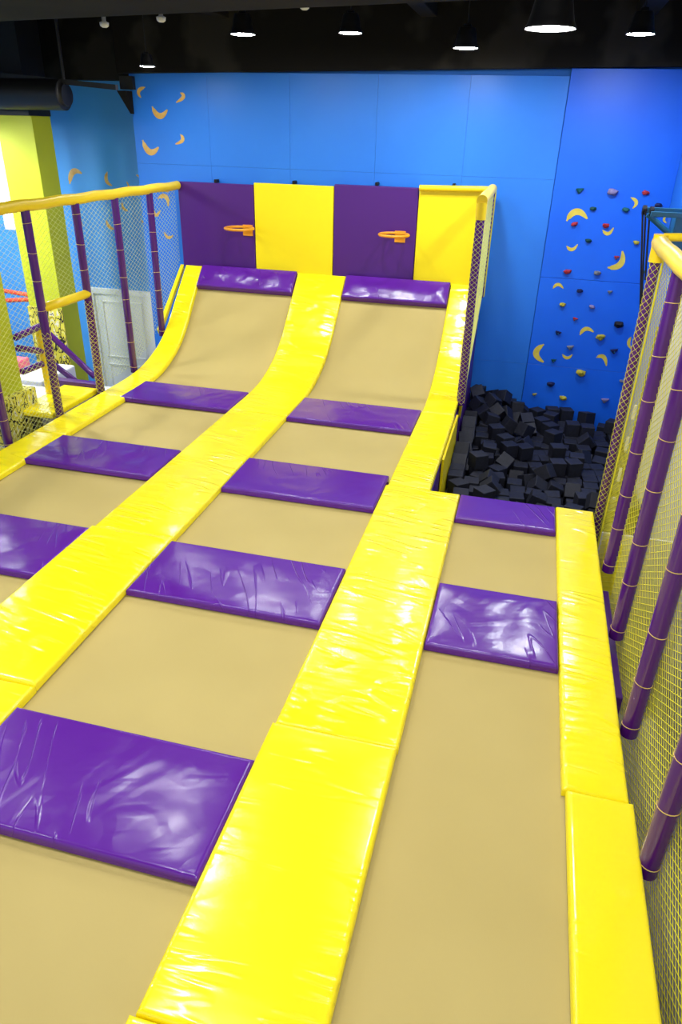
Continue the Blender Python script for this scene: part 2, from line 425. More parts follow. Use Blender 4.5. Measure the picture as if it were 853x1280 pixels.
CUBES = [
(0.897,9.830,-0.508,1.43,-1.57,-1.29),
(1.459,10.076,-0.507,1.57,-0.00,2.71),
(0.635,9.404,-0.508,0.00,0.00,-2.26),
(-0.264,8.004,-0.508,-0.00,0.00,2.17),
(0.257,9.471,-0.477,0.00,-2.04,-2.37),
(0.078,8.726,-0.508,0.00,-0.00,-1.02),
(0.270,8.771,-0.508,0.00,-0.00,-2.59),
(0.866,8.451,-0.508,-0.00,0.00,-1.13),
(0.685,8.907,-0.508,-1.57,-0.00,0.25),
(0.045,9.565,-0.495,1.66,-2.54,0.31),
(0.823,7.165,-0.495,-1.57,-1.42,1.23),
(1.060,7.342,-0.409,1.42,-0.67,-1.37),
(1.439,7.431,-0.508,-0.12,1.57,0.00),
(-0.144,9.731,-0.458,-0.94,0.72,1.27),
(-0.045,6.857,-0.496,0.09,0.52,2.93),
(-0.118,9.130,-0.507,0.00,0.00,0.45),
(0.539,8.192,-0.512,-0.31,-0.67,-0.32),
(0.265,6.693,-0.508,0.00,0.00,1.45),
(1.094,9.778,-0.508,0.00,0.00,-3.04),
(-0.284,6.428,-0.539,-0.00,0.51,-0.90),
(0.267,9.839,-0.478,-0.11,2.07,-1.34),
(1.224,6.500,-0.492,-0.31,0.02,1.56),
(1.094,9.588,-0.595,-0.76,-0.05,1.69),
(-0.211,9.476,-0.510,0.19,1.29,-2.68),
(0.678,8.399,-0.508,-0.00,0.00,-1.32),
(0.565,6.863,-0.548,2.85,-0.35,-0.46),
(1.299,7.848,-0.508,0.00,0.00,-1.06),
(0.047,8.430,-0.581,-0.62,-0.40,2.75),
(1.258,7.296,-0.511,-0.00,3.09,-0.09),
(0.848,6.695,-0.663,0.21,-0.07,-1.34),
(-0.418,9.820,-0.490,2.33,-1.09,-0.00),
(-0.128,7.146,-0.508,-0.00,-0.00,0.78),
(0.596,9.683,-0.508,-0.93,-1.57,0.00),
(1.506,6.330,-0.508,1.57,0.00,1.49),
(0.022,6.583,-0.581,0.06,-0.77,-0.03),
(0.456,7.624,-0.618,-0.05,-0.32,3.13),
(1.022,6.908,-0.556,-0.06,-0.57,-1.43),
(0.477,9.867,-0.508,-1.57,0.00,0.69),
(1.037,6.578,-0.560,-1.00,3.04,0.10),
(0.080,7.018,-0.508,1.57,-0.00,1.03),
(-0.484,9.071,-0.541,-0.88,-0.00,0.04),
(0.462,8.004,-0.628,1.10,-0.56,-2.96),
(0.014,8.924,-0.508,1.57,0.00,0.66),
(-0.178,8.654,-0.609,0.17,-0.11,1.63),
(1.072,7.253,-0.563,0.88,0.02,-0.00),
(-0.239,9.876,-0.388,-2.38,2.12,0.13),
(-0.487,8.266,-0.586,-0.01,-0.74,-1.61),
(0.853,7.859,-0.571,1.51,-0.79,1.61),
(-0.475,8.635,-0.587,0.18,0.67,-1.32),
(-0.313,9.643,-0.515,-0.10,0.65,-2.81),
(1.111,10.325,-0.510,-0.12,-0.18,-0.91),
(0.607,10.122,-0.507,0.01,3.14,1.17),
(1.500,9.632,-0.683,0.00,0.00,1.65),
(-0.077,7.448,-0.528,1.58,0.83,0.06),
(1.299,9.385,-0.683,-0.00,-0.00,-1.79),
(-0.433,7.409,-0.683,-1.57,0.00,-0.84),
(-0.292,9.065,-0.683,-0.11,1.57,-0.06),
(1.489,9.226,-0.649,0.00,0.57,1.58),
(0.887,9.565,-0.683,0.00,-0.00,0.07),
(-0.491,8.016,-0.649,-0.00,-0.58,1.56),
(1.501,9.017,-0.683,0.00,-0.00,1.58),
(-0.027,8.257,-0.683,1.57,-0.00,0.91),
(0.250,8.568,-0.683,-0.00,-0.00,-3.09),
(-0.041,9.920,-0.505,0.69,2.61,-0.27),
(0.953,7.514,-0.508,-1.78,1.57,0.00),
(1.245,6.477,-0.669,-0.26,-0.19,0.87),
(0.825,10.389,-0.510,-0.03,0.03,0.27),
(1.006,6.403,-0.672,-1.18,-0.35,-2.30),
(1.242,9.044,-0.683,-1.38,1.69,-1.63),
(0.655,8.032,-0.656,1.18,0.00,-1.50),
(0.227,7.647,-0.682,-0.00,-0.00,-1.47),
(0.604,6.451,-0.683,0.00,0.00,-0.06),
(1.306,9.611,-0.683,0.00,-0.00,-2.98),
(1.303,6.678,-0.508,0.40,1.57,0.25),
(-0.112,7.642,-0.547,1.84,0.76,0.10),
(0.915,8.656,-0.508,0.00,-0.00,1.58),
(1.007,8.981,-0.595,-2.12,0.79,-1.31),
(1.236,6.901,-0.562,0.31,-0.74,1.40),
(-0.023,6.408,-0.682,0.00,-0.00,0.02),
(-0.382,7.199,-0.683,0.00,0.00,0.05),
(-0.342,6.995,-0.680,-1.05,-0.25,-1.71),
(0.268,9.112,-0.556,-0.88,0.02,-1.99),
(0.350,8.195,-0.653,0.47,0.00,-2.61),
(-0.488,9.506,-0.593,0.40,0.05,-3.13),
(0.194,8.029,-0.683,-0.00,0.00,-1.58),
(-0.489,7.618,-0.683,-0.00,0.00,-3.11),
(0.610,6.801,-0.708,0.45,0.05,-2.89),
(0.401,6.475,-0.683,-0.00,0.00,-1.62),
(0.128,10.043,-0.561,-0.80,0.26,3.11),
(1.505,6.853,-0.647,0.00,0.71,1.57),
(1.439,8.469,-0.683,0.00,-0.00,-3.02),
(1.054,9.399,-0.683,-0.00,-0.00,0.12),
(0.407,7.019,-0.636,0.16,-0.01,-3.02),
(0.515,7.422,-0.683,0.00,0.00,-0.37),
(-0.427,6.704,-0.685,0.43,-0.02,-0.13),
(0.225,6.485,-0.683,-0.00,0.00,-0.03),
(0.432,6.677,-0.683,-0.00,-0.00,-0.07),
(1.084,8.385,-0.683,0.00,0.00,-3.03),
(0.435,8.609,-0.683,-0.00,-0.00,-1.33),
(0.803,7.083,-0.672,-0.30,0.04,0.12),
(1.084,8.186,-0.683,0.00,0.00,1.65),
(1.506,9.808,-0.683,0.00,0.00,1.65),
(1.400,8.840,-0.686,-0.23,-0.03,1.44),
(-0.489,7.805,-0.683,-1.57,0.00,3.11),
(1.187,8.788,-0.683,0.00,0.00,0.26),
(0.796,6.877,-0.680,-0.33,0.25,1.74),
(0.237,7.828,-0.683,0.00,-0.00,1.61),
(0.209,8.354,-0.702,0.55,0.02,3.10),
(-0.476,8.931,-0.647,-0.88,-0.00,0.04),
(-0.022,8.020,-0.682,1.57,0.00,-2.94),
(0.644,7.634,-0.683,-0.00,0.00,-0.01),
(0.644,7.269,-0.683,0.00,0.00,2.76),
(1.263,8.411,-0.682,0.00,0.00,1.62),
(1.378,10.348,-0.683,1.57,0.00,1.40),
(0.412,10.242,-0.508,0.00,0.00,2.34),
(1.240,8.597,-0.683,0.00,0.00,1.70),
(1.422,8.644,-0.683,0.00,-0.00,-1.44),
(1.267,9.807,-0.683,0.00,-0.00,-3.04),
(-0.455,10.019,-0.414,-0.59,0.34,-2.89),
(1.466,6.541,-0.620,0.63,-0.57,0.46),
(0.640,7.816,-0.681,0.08,-0.01,-1.52),
(0.565,8.867,-0.683,0.00,-0.00,1.80),
(-0.180,6.627,-0.646,0.79,-0.00,-1.31),
(0.322,9.684,-0.569,0.93,3.00,0.26),
(-0.298,7.593,-0.683,0.00,0.00,0.00),
(1.512,7.068,-0.659,-0.00,-0.32,-1.57),
(-0.211,6.294,-0.685,0.13,0.11,-0.96),
(0.445,9.505,-0.683,-0.00,-0.00,2.91),
(0.413,7.229,-0.640,0.46,0.36,-2.99),
(1.283,9.992,-0.683,0.00,0.00,0.16),
(1.239,7.478,-0.507,0.33,-1.57,-0.47),
(1.493,9.987,-0.683,0.00,0.00,-1.47),
(-0.301,9.243,-0.682,0.00,0.00,-1.55),
(1.066,8.559,-0.683,-0.00,-0.00,-3.03),
(0.713,8.221,-0.683,-0.00,-0.00,-1.68),
(0.414,9.311,-0.680,-0.03,-0.00,-0.05),
(-0.183,8.475,-0.683,-0.00,0.00,1.64),
(0.460,9.023,-0.683,0.00,0.00,0.23),
(0.898,8.244,-0.683,0.00,-0.00,-1.59),
(1.410,7.266,-0.683,-0.00,0.00,1.57),
(0.129,10.232,-0.438,-1.35,-0.01,-3.10),
(-0.164,6.849,-0.651,1.07,0.00,1.36),
(1.497,8.027,-0.683,-0.00,0.00,-1.63),
(0.336,6.281,-0.683,-0.00,0.00,3.14),
(0.716,7.458,-0.683,0.00,0.00,1.59),
(0.388,8.828,-0.683,0.00,-0.00,1.73),
(-0.221,7.418,-0.683,0.00,-0.00,-1.53),
(0.748,10.201,-0.674,-1.33,-0.08,-0.12),
(0.146,6.263,-0.683,-0.00,-0.00,-1.75),
(-0.295,9.429,-0.665,-0.26,-0.12,-1.54),
(0.422,7.810,-0.682,0.00,0.00,-0.09),
(0.588,9.289,-0.683,0.00,0.00,-0.05),
(0.218,7.225,-0.666,-0.11,-0.10,0.03),
(-0.232,7.826,-0.683,-0.00,-0.00,1.33),
(1.489,8.277,-0.686,-0.30,0.04,0.13),
(0.053,7.630,-0.683,-0.00,-0.00,-1.47),
(-0.427,6.260,-0.694,-0.03,-0.16,1.57),
(0.279,7.409,-0.703,0.26,1.07,-2.82),
(0.883,9.760,-0.683,-0.00,-0.00,0.19),
(1.012,8.764,-0.683,-0.00,-0.00,1.83),
(0.160,9.286,-0.643,-0.47,-0.12,1.20),
(-0.206,8.892,-0.683,-1.57,-0.00,0.05),
(-0.492,9.874,-0.683,-1.57,0.00,1.57),
(0.061,6.792,-0.669,1.40,-0.00,-1.96),
(1.054,7.999,-0.683,-0.00,-0.00,-1.54),
(-0.005,8.727,-0.683,0.00,0.00,-1.50),
(-0.450,8.171,-0.759,-0.63,0.02,3.08),
(-0.490,7.407,-0.858,-0.00,0.00,-1.60),
(-0.370,6.473,-0.690,-0.47,-0.22,-2.87),
(-0.492,7.167,-0.858,-0.00,-0.00,3.14),
(0.672,6.661,-0.828,0.00,-1.12,1.93),
(0.864,6.732,-0.858,-0.00,0.00,3.04),
(0.766,9.990,-0.682,0.03,-0.00,1.52),
(0.877,7.672,-0.683,-0.82,-1.57,-2.29),
(0.516,9.694,-0.683,0.00,0.00,0.04),
(-0.492,6.573,-0.830,0.41,-0.00,-0.00),
(1.275,8.226,-0.683,-0.00,0.00,-1.65),
(0.814,9.111,-0.683,0.45,1.57,-2.42),
(0.240,6.686,-0.683,0.31,1.57,0.01),
(0.987,7.055,-0.650,0.55,-0.00,-3.00),
(-0.093,10.230,-0.382,0.63,0.32,2.62),
(-0.454,8.460,-0.671,1.15,0.17,-3.02),
(0.146,9.660,-0.683,-0.99,1.57,0.89),
(0.771,9.339,-0.683,-1.57,0.00,1.46),
(0.888,8.434,-0.683,0.00,-0.00,1.49),
(0.629,9.073,-0.683,0.00,-0.00,1.81),
(0.494,8.429,-0.682,-0.00,-0.00,-1.17),
(0.874,7.295,-0.683,0.00,-0.00,-1.86),
(1.205,7.089,-0.640,0.12,-0.82,-1.05),
(-0.258,8.041,-0.683,-0.00,-0.00,1.48),
(1.499,6.296,-0.683,-0.00,0.00,1.70),
(-0.074,9.600,-0.648,0.62,0.00,1.62),
(-0.487,6.784,-0.848,0.01,-1.13,-1.53),
(0.068,7.433,-0.682,-0.00,0.00,-1.52),
(0.544,6.253,-0.725,-0.54,-0.04,1.57),
(1.499,9.397,-0.727,0.70,0.03,-3.10),
(-0.466,10.142,-0.544,-0.64,0.22,-3.06),
(-0.461,6.992,-0.826,-1.57,2.63,-0.00),
(0.238,9.480,-0.683,-0.42,1.57,-0.46),
(0.182,8.504,-0.858,1.57,0.00,-0.05),
(-0.117,9.072,-0.683,0.00,0.00,-1.52),
(0.227,10.410,-0.566,-0.02,0.65,-0.04),
(1.510,7.843,-0.683,0.00,0.00,3.14),
(-0.408,8.948,-0.858,-0.00,0.00,0.23),
(-0.486,9.300,-0.653,0.44,0.00,0.04),
(0.237,6.963,-0.686,0.26,-0.01,-3.02),
(-0.124,7.041,-0.683,-0.00,0.00,0.08),
(-0.026,8.901,-0.683,-0.00,0.00,-1.50),
(0.171,8.739,-0.683,-0.00,0.00,0.06),
(0.026,7.817,-0.743,0.82,0.19,1.61),
(-0.491,9.671,-0.654,0.41,0.01,-3.14),
(0.703,9.707,-0.683,-0.00,-0.00,1.62),
(1.445,7.441,-0.683,0.00,-1.57,0.00),
(1.067,9.167,-0.707,0.80,0.04,-0.03),
(1.276,8.048,-0.683,-0.00,-0.00,1.53),
(-0.312,10.014,-0.682,1.51,-0.04,-2.09),
(-0.478,9.113,-0.736,-0.10,-0.71,1.76),
(0.874,8.045,-0.683,0.00,0.00,1.51),
(0.013,10.408,-0.509,0.01,0.05,1.57),
(0.777,8.902,-0.683,1.57,0.00,-2.94),
(-0.142,7.217,-0.683,0.00,-0.00,1.64),
(0.853,7.986,-0.858,-0.00,-0.00,-1.52),
(0.801,6.464,-0.857,0.00,-0.00,-3.12),
(1.282,9.698,-0.858,-0.00,0.00,0.10),
(0.701,8.430,-0.683,-0.00,-0.00,3.14),
(1.472,6.678,-0.731,0.09,0.82,-1.63),
(1.069,7.427,-0.683,0.85,1.57,-0.71),
(0.052,7.038,-0.683,-0.00,-0.00,-3.07),
(0.206,6.815,-0.858,-1.15,-1.57,0.28),
(0.692,9.524,-0.683,0.00,0.00,-0.03),
(1.172,10.408,-0.700,0.04,-0.33,0.00),
(-0.212,10.051,-0.485,0.72,-1.96,-1.23),
(1.062,6.730,-0.649,0.00,-0.57,-1.54),
(1.469,10.160,-0.682,-0.00,-0.00,-3.05),
(0.891,7.497,-0.683,0.00,0.00,-3.10),
(1.462,7.616,-0.647,0.00,0.90,3.14),
(0.822,8.167,-0.858,-0.00,-0.00,-1.43),
(-0.304,7.251,-0.858,-0.00,-0.00,1.51),
(-0.035,9.426,-0.682,-0.00,1.56,0.05),
(1.320,6.520,-0.858,0.00,0.00,-1.80),
(-0.245,9.756,-0.647,-0.66,-0.00,2.07),
(0.760,7.022,-0.849,0.21,0.33,1.56),
(1.272,6.715,-0.683,0.00,0.00,1.45),
(1.512,8.848,-0.858,0.00,0.00,1.56),
(1.511,6.500,-0.858,0.00,-0.00,-0.02),
(-0.483,9.731,-0.858,0.00,-0.00,-1.67),
(-0.470,10.390,-0.508,-0.00,-0.00,1.26),
(0.573,6.912,-0.934,0.67,0.20,1.74),
(0.645,8.637,-0.683,0.00,0.00,1.07),
(-0.492,9.541,-1.033,-0.00,-0.00,-0.00),
(0.447,6.502,-0.858,-0.00,0.00,3.07),
(0.007,8.507,-0.751,-0.04,0.71,-1.64),
(1.066,9.769,-0.683,0.00,-0.00,-1.48),
(1.506,9.563,-0.858,0.00,0.00,1.59),
(0.041,8.635,-1.033,0.00,-0.00,1.56),
(-0.264,8.223,-0.679,0.01,0.07,-1.66),
(1.035,7.176,-0.858,0.00,0.00,-0.08),
(-0.310,9.927,-0.858,-0.01,0.07,0.02),
(-0.492,9.914,-0.858,0.00,0.00,3.14),
(1.126,6.957,-0.858,0.00,0.00,3.10),
(-0.461,8.892,-1.033,-0.00,-0.00,-0.50),
(-0.437,9.305,-0.858,-0.00,-0.00,0.13),
(-0.395,10.172,-0.858,0.00,-0.00,2.81),
(0.627,10.366,-0.505,-0.04,0.01,0.18),
(-0.255,8.186,-0.857,0.00,-0.07,1.28),
(-0.210,9.327,-0.858,0.00,-0.00,-2.89),
(1.319,9.499,-0.858,-0.00,-0.00,-1.69),
(-0.288,9.514,-1.031,1.57,-1.55,-1.15),
(1.215,7.202,-0.858,-0.00,0.00,1.53),
(0.026,8.706,-0.858,0.00,0.00,-1.58),
(0.658,8.025,-0.858,-0.00,0.00,0.06),
(-0.488,7.985,-0.858,-0.00,-0.00,1.52),
(1.037,6.578,-0.782,-0.39,0.53,1.30),
(-0.452,9.482,-0.825,0.53,-0.00,-1.47),
(-0.281,7.997,-0.858,0.00,0.00,-1.93),
(-0.489,8.754,-0.754,-0.44,-0.04,0.02),
(0.033,7.071,-0.858,-0.00,-0.00,2.94),
(0.046,8.891,-0.858,0.00,0.00,1.68),
(1.154,9.861,-0.858,-1.57,-0.00,-1.41),
(-0.201,6.612,-0.858,-0.00,-0.00,-1.20),
(0.008,6.595,-0.835,0.23,-1.00,1.60),
(0.863,8.642,-0.683,-0.00,-0.00,-2.87),
(0.949,10.403,-0.785,0.21,0.11,-1.55),
(0.404,8.234,-0.858,-0.00,0.00,1.51),
(0.707,7.809,-0.851,0.00,0.08,3.10),
(1.322,7.837,-0.683,0.00,-0.00,-1.68),
(-0.163,8.887,-0.858,-1.54,1.57,0.00),
(0.932,6.956,-0.870,-0.23,-0.17,-1.61),
(-0.269,10.324,-0.469,-0.39,0.14,1.06),
(1.331,7.008,-0.759,0.62,0.65,-2.87),
(-0.459,10.393,-0.858,-0.00,-0.00,0.11),
(1.503,8.668,-0.858,0.00,0.00,-3.09),
]
AMB = 0.6; EXPO = 0.45
# ------------------------------------------------------------------ camera
cam = bpy.data.cameras.new('camera'); co = bpy.data.objects.new('camera', cam); COL.objects.link(co)
cam.sensor_fit = 'VERTICAL'; cam.sensor_height = 36; cam.sensor_width = 24; cam.lens = 889/1280*36
cam.clip_start = .05; cam.clip_end = 100
r, d, f = (.96828162, .24862392, .02483643), (.13865065, -.45195588, -.88119911), (-.20786221, .85669249, -.47209244)
co.matrix_world = Matrix(((r[0], -d[0], -f[0], 0), (r[1], -d[1], -f[1], 0), (r[2], -d[2], -f[2], 3), (0, 0, 0, 1)))
SC.camera = co

# ------------------------------------------------------------------ setting
FZ = -1.5
struct('floor', box(B(), -10.2, 3.2, -2.5, 11.6, FZ-.1, FZ), FLOOR)
bm = B(); box(bm, -5.79, 1.75, 10.56, 11.45, FZ, 4.6, mi=1)
xs = [-5.79, -4.62, -3.43, -2.22, -1.03, .17]
zs = [FZ, .07, 2.51, 3.66]
for a, b in zip(xs, xs[1:]):
    for c, e in zip(zs, zs[1:]): box(bm, a+.0012, b-.0012, 10.54, 10.57, c+.001, e-.001)
struct('wall_back', bm, [BLUE, JOINT])
struct('wall_recess', box(B(), -10.2, -5.78, 11.30, 11.45, FZ, 4.6), BLUEL)
struct('wall_left', box(B(), -10.2, -10.0, -2.5, 11.4, FZ, 4.6), BLUEL)
bm = B(); box(bm, 1.63, 1.75, -2.5, 8.5, FZ, 4.6)
struct('wall_right', bm, PALE)
struct('wall_pit_side', box(B(), 1.63, 1.75, 8.5, 10.56, FZ, 4.6), BLUE)
struct('ceiling', box(B(), -10.2, 3.2, -2.5, 11.6, 4.6, 4.75), BLACK)
# concrete beams, painted black
bm = B(); box(bm, -5.9, 1.75, 10.40, 10.62, 3.63, 4.6, .01)
for v in bm.verts:
    if v.co.z < 4: v.co.z += (v.co.x+5.9)*.018
struct('trim_1', bm, CONC)
bm = B(); box(bm, -10.2, -5.7, 11.05, 11.35, 3.58, 4.6); struct('trim_2', bm, CONC)
bm = B(); box(bm, -10.2, 3.2, 4.7, 6.0, 3.78, 4.6, .01)
for v in bm.verts:
    if v.co.y > 5.5: v.co.y += (-.04-v.co.x)*.20-.35
struct('trim_3', bm, BLACK)
for i, (x, w) in enumerate([(-7.1, .22), (-4.3, .2), (-1.6, .2), (.9, .22)]):
    struct('trim_%d' % (i+4), box(B(), x-w/2, x+w/2, 6.3, 10.45, 4.25, 4.6, .01), BLACK)
struct('trim_8', box(B(), -10.2, 1.7, 8.35, 8.6, 4.2, 4.6, .01), BLACK)
struct('trim_9', box(B(), -10.2, -7.0, 9.85, 10.36, 3.08, 4.6), DUCT)

# double door in the recess
dr = box(B(), -7.36, -6.14, 11.26, 11.30, FZ, .5)
dr = struct('door_1', dr, WHITE)
bm = B()
for a in ((-7.36, -7.27, FZ, .5), (-6.23, -6.14, FZ, .5), (-7.27, -6.23, .41, .5)): box(bm, a[0], a[1], 11.225, 11.262, a[2], a[3], .008)
obj('door_frame', bm, WHITE, dr)
for nm, z0, z1 in (('upper_panel', -.70, .30), ('lower_panel', FZ+.12, -.82)):
    bm = B(); x0, x1 = -7.14, -6.36
    for a in ((x0, x1, z1-.03, z1), (x0, x1, z0, z0+.03), (x0, x0+.03, z0, z1), (x1-.03, x1, z0, z1)): box(bm, a[0], a[1], 11.24, 11.262, a[2], a[3], .006)
    obj('panel_moulding', bm, WHITE, dr)

# ------------------------------------------------------------------ lamps
def pendant(loc, R, label, group, cord_top=4.6, strong=False):
    x, y, z = loc
    t = thing('pendant_lamp', label, 'lamp', loc, group)
    h = R*1.35
    bm = lathe(B(), loc, [(R, 0), (R*1.0, R*.05), (R*.9, R*.25), (R*.83, R*.5), (R*.72, R*1.0), (R*.62, h), (R*.3, h+R*.06), (R*.28, h+R*.24), (.012, h+R*.26)], caps=(False, True))
    lathe(bm, loc, [(R*.97, .002), (R*.86, R*.25), (R*.79, R*.5), (R*.66, R*.98), (R*.3, h-.01)], caps=(False, True))
    o = obj('lamp_shade', bm, LAMPB, t, smooth=True); auto_sharp(o)
    bm = lathe(B(), (x, y, z+.004), [(.004, -R*.09), (R*.3, -R*.08), (R*.6, -R*.055), (R*.84, -R*.02), (R*.94, .004), (R*.94, .012)])
    obj('diffuser', bm, LAMPS if strong else LAMP, t, smooth=True)
    obj('cord', tube(B(), [(x, y, z+h+R*.25), (x, y, cord_top)], .006, 6), DUCT, t)
    bm = lathe(B(), (x, y, cord_top-.03), [(.045, 0), (.045, .03)], 16); obj('canopy', bm, DUCT, t)
G_ = 'pendant lamps over the park'
pendant((-.07, 5.05, 3.545), .145, 'large black pendant lamp hanging nearest, near the top edge', G_, 3.78)
pendant((.74, 8.75, 3.90), .135, 'black pendant lamp glowing above the climbing wall', G_, strong=True)
pendant((-1.0, 9.3, 3.83), .14, 'lit pendant lamp hanging third from the right, above the yellow end panel', G_)
pendant((-3.32, 8.6, 3.885), .135, 'lit pendant lamp above the left purple panel, left of the two near the middle', G_)
pendant((-2.15, 8.68, 3.905), .125, 'lit pendant lamp above the yellow panel between both hoops', G_)
pendant((-4.9, 9.4, 3.64), .095, 'small pendant lamp on a thin cord in front of the upper left wall corner', G_)
pendant((-6.55, 7.6, 2.93), .16, 'pendant lamp cut by the left frame edge before the lime column', G_)
for k, (x, y, z) in enumerate([(-5.6, 4.4, 3.7), (-2.9, 4.6, 3.95), (-2.0, 2.2, 4.0), (-4.6, 1.6, 3.8), (.25, 2.0, 4.1), (-.6, -.4, 4.1), (-8.2, 6.2, 3.6), (-7.9, 8.3, 3.2), (-8.4, 9.2, 2.95)]):  # unseen lamps: front ones continue the grid, left ones added to brighten that side
    pendant((x, y, z), .15, 'unseen pendant lamp out of the picture, added to light the front and left side', 'added pendant lamps out of the picture', strong=(y > 8))

def sprink(x, y, z, lab):  # small white sprinkler head on a stem under the ceiling
    t = tag(obj('sprinkler_head', lathe(B(), (x, y, z), [(.022, 0), (.04, .012), (.045, .04), (.02, .05), (.018, .9)], 16), GREY, smooth=True), lab, 'sprinkler', 'white sprinklers under the ceiling')
sprink(-4.27, 7.4, 3.82, 'small white ceiling detector furthest left among the beams')
sprink(-3.67, 7.4, 3.86, 'small white ceiling detector above the small corner lamp')
sprink(-2.2, 7.2, 3.92, 'small white ceiling detector between the two middle pendant lamps')

bm = tube(B(), [(-10, 9.5, 3.325), (-6.13, 9.5, 3.325)], .18, 28)
bmesh.ops.bevel(bm, geom=[e for e in bm.edges if all(abs(v.co.x+6.13) < 1e-4 for v in e.verts)], offset=.05, segments=3, affect='EDGES')
o = obj('ventilation_duct', bm, DUCT, smooth=True); tag(o, 'thick black round duct ending above the lime column', 'duct'); auto_sharp(o, 50)
t = thing('cable_tray', 'long thin black bar hung under the ceiling beside the upper left corner', 'bar', (-7, 9.5, 3.55))
obj('rail', box(B(), -8.6, -5.4, 9.47, 9.53, 3.5, 3.56, rot=Euler((0, .07, 0)).to_matrix()), DUCT, t)
obj('hanger', tube(B(), [(-6.15, 9.5, 3.5), (-6.15, 9.5, 4.6)], .02, 8), DUCT, t)
obj('hanger', tube(B(), [(-8.0, 9.5, 3.6), (-8.0, 9.5, 4.6)], .02, 8), DUCT, t)
t = thing('wall_speaker', 'dark tilted wedge speaker in the upper left wall corner', 'speaker', (-5.74, 10.4, 3.2))
bm = B(); V = [bm.verts.new(p) for p in [(-5.90, 10.36, 3.42), (-5.76, 10.36, 3.42), (-5.74, 10.5, 3.42), (-5.90, 10.5, 3.42), (-5.765, 10.44, 3.14), (-5.74, 10.44, 3.14), (-5.74, 10.5, 3.14), (-5.765, 10.5, 3.14)]]
for f_ in [(0, 1, 2, 3), (7, 6, 5, 4), (0, 4, 5, 1), (1, 5, 6, 2), (2, 6, 7, 3), (3, 7, 4, 0)]: bm.faces.new([V[i] for i in f_])
obj('cabinet', bm, CONC, t)
obj('bracket', box(B(), -5.9, -5.7, 10.46, 10.54, 3.44, 3.6), DUCT, t)

# ------------------------------------------------------------------ platform the trampolines are set in
bm = B(); box(bm, -5.06, -.62, -1, 10.40, FZ, -.12); box(bm, -.62, .90, -1, 6.10, FZ, -.12)
tag(obj('trampoline_platform', bm, PURD), 'raised purple sided platform carrying all the trampoline beds', 'platform')
def ramp_side(x0, x1, name, label, top, dp=.22, with_low=True):
    t = thing(name, label, 'side board', ((x0+x1)/2, 9.4, FZ))
    a, b = Vector((8.72, -.02)) if with_low else Vector((9.5, .36)), Vector((10.44, 1.14))
    bm = B()
    V = [bm.verts.new((x, p[0], p[1])) for x in (x0, x1) for p in (a+Vector((0, top)), b+Vector((0, top)), b+Vector((0, -dp)), a+Vector((.1*dp/.2, -dp)))]
    for f_ in [(0, 1, 2, 3), (7, 6, 5, 4), (0, 4, 5, 1), (1, 5, 6, 2), (2, 6, 7, 3), (3, 7, 4, 0)]: bm.faces.new([V[i] for i in f_])
    obj('edge_cushion', bm, YELP, t)
    if not with_low: return
    bm = B(); e = .008
    pl = [(8.72, FZ), (10.44, FZ), (10.44, .90), (8.82, -.22), (8.72, -.22)]
    A = [bm.verts.new((x0+e, *p)) for p in pl]; C = [bm.verts.new((x1-e, *p)) for p in pl]
    bm.faces.new(A); bm.faces.new(C[::-1])
    for i in range(5): bm.faces.new((A[i], A[(i+1) % 5], C[(i+1) % 5], C[i]))
    obj('side_panel', bm, PURD, t)
ramp_side(-.612, -.585, 'ramp_side_board', 'purple ramp side above the foam pit with a sloping yellow edge', 0)
ramp_side(-5.17, -5.115, 'ramp_side_board', 'thin sloping yellow board of the left ramp beside the left net', 0, .07, False)
t = tag(obj('pit_side_panel', box(B(), -.612, -.585, 7.0, 8.42, FZ+.3, -.05, .008), YELP), 'tall yellow board hanging on the left side of the foam pit', 'board')
tag(obj('pit_end_board', box(B(), .99, 1.63, 6.085, 6.11, FZ, -.18, .004), PALE), 'pale board closing the pit corner behind the right net', 'board')
t = tag(obj('skirt_board', box(B(), .925, .98, 3.85, 5.12, -.40, -.19, .008, ), PURP), 'narrow purple board along the outer side of the right yellow strip', 'board')
t = tag(obj('corner_cushion', box(B(), 1.04, 1.17, 5.95, 6.08, -.9, -.22, .02), YELP), 'small upright yellow cushion behind the right net near the pit corner', 'cushion')

# ------------------------------------------------------------------ beds
def bed(x0, x1, y0, y1, label, ramp=False):
    bm = B(); n = 24
    rows, S = sub_curve(y0-.02, y1+.02, lambda L: [L*k/n for k in range(n+1)])
    m = 16; V = []; U = []
    for (s, p, nn) in rows:
        a = []; b = []
        for k in range(m+1):
            u = k/m; v = s/S
            h = -.062 - .022*math.sin(PI*u)**.7*math.sin(PI*min(1, max(0, v)))**.7
            X = x0-.02+(x1-x0+.04)*u
            a.append(bm.verts.new((X, p.x+nn.x*h, p.y+nn.y*h))); b.append(bm.verts.new((X, p.x+nn.x*(h-.012), p.y+nn.y*(h-.012))))
        V.append(a); U.append(b)
    for i in range(n):
        for k in range(m):
            bm.faces.new((V[i][k], V[i][k+1], V[i+1][k+1], V[i+1][k])); bm.faces.new((U[i][k], U[i+1][k], U[i+1][k+1], U[i][k+1]))
        bm.faces.new((V[i][0], V[i+1][0], U[i+1][0], U[i][0])); bm.faces.new((V[i][m], U[i][m], U[i+1][m], V[i+1][m]))
    for k in range(m):
        bm.faces.new((V[0][k], U[0][k], U[0][k+1], V[0][k+1])); bm.faces.new((V[n][k], V[n][k+1], U[n][k+1], U[n][k]))
    o = obj('trampoline_bed', bm, TAN, smooth=True); auto_sharp(o); tag(o, label, 'trampoline', 'tan trampoline beds')
LX = (-4.66, -3.27); MX = (-2.54, -1.05); RX = (-.33, .55)
bed(-4.86, -3.27, 8.26, 10.2, 'curved tan jump bed of the left ramp under the left hoop')
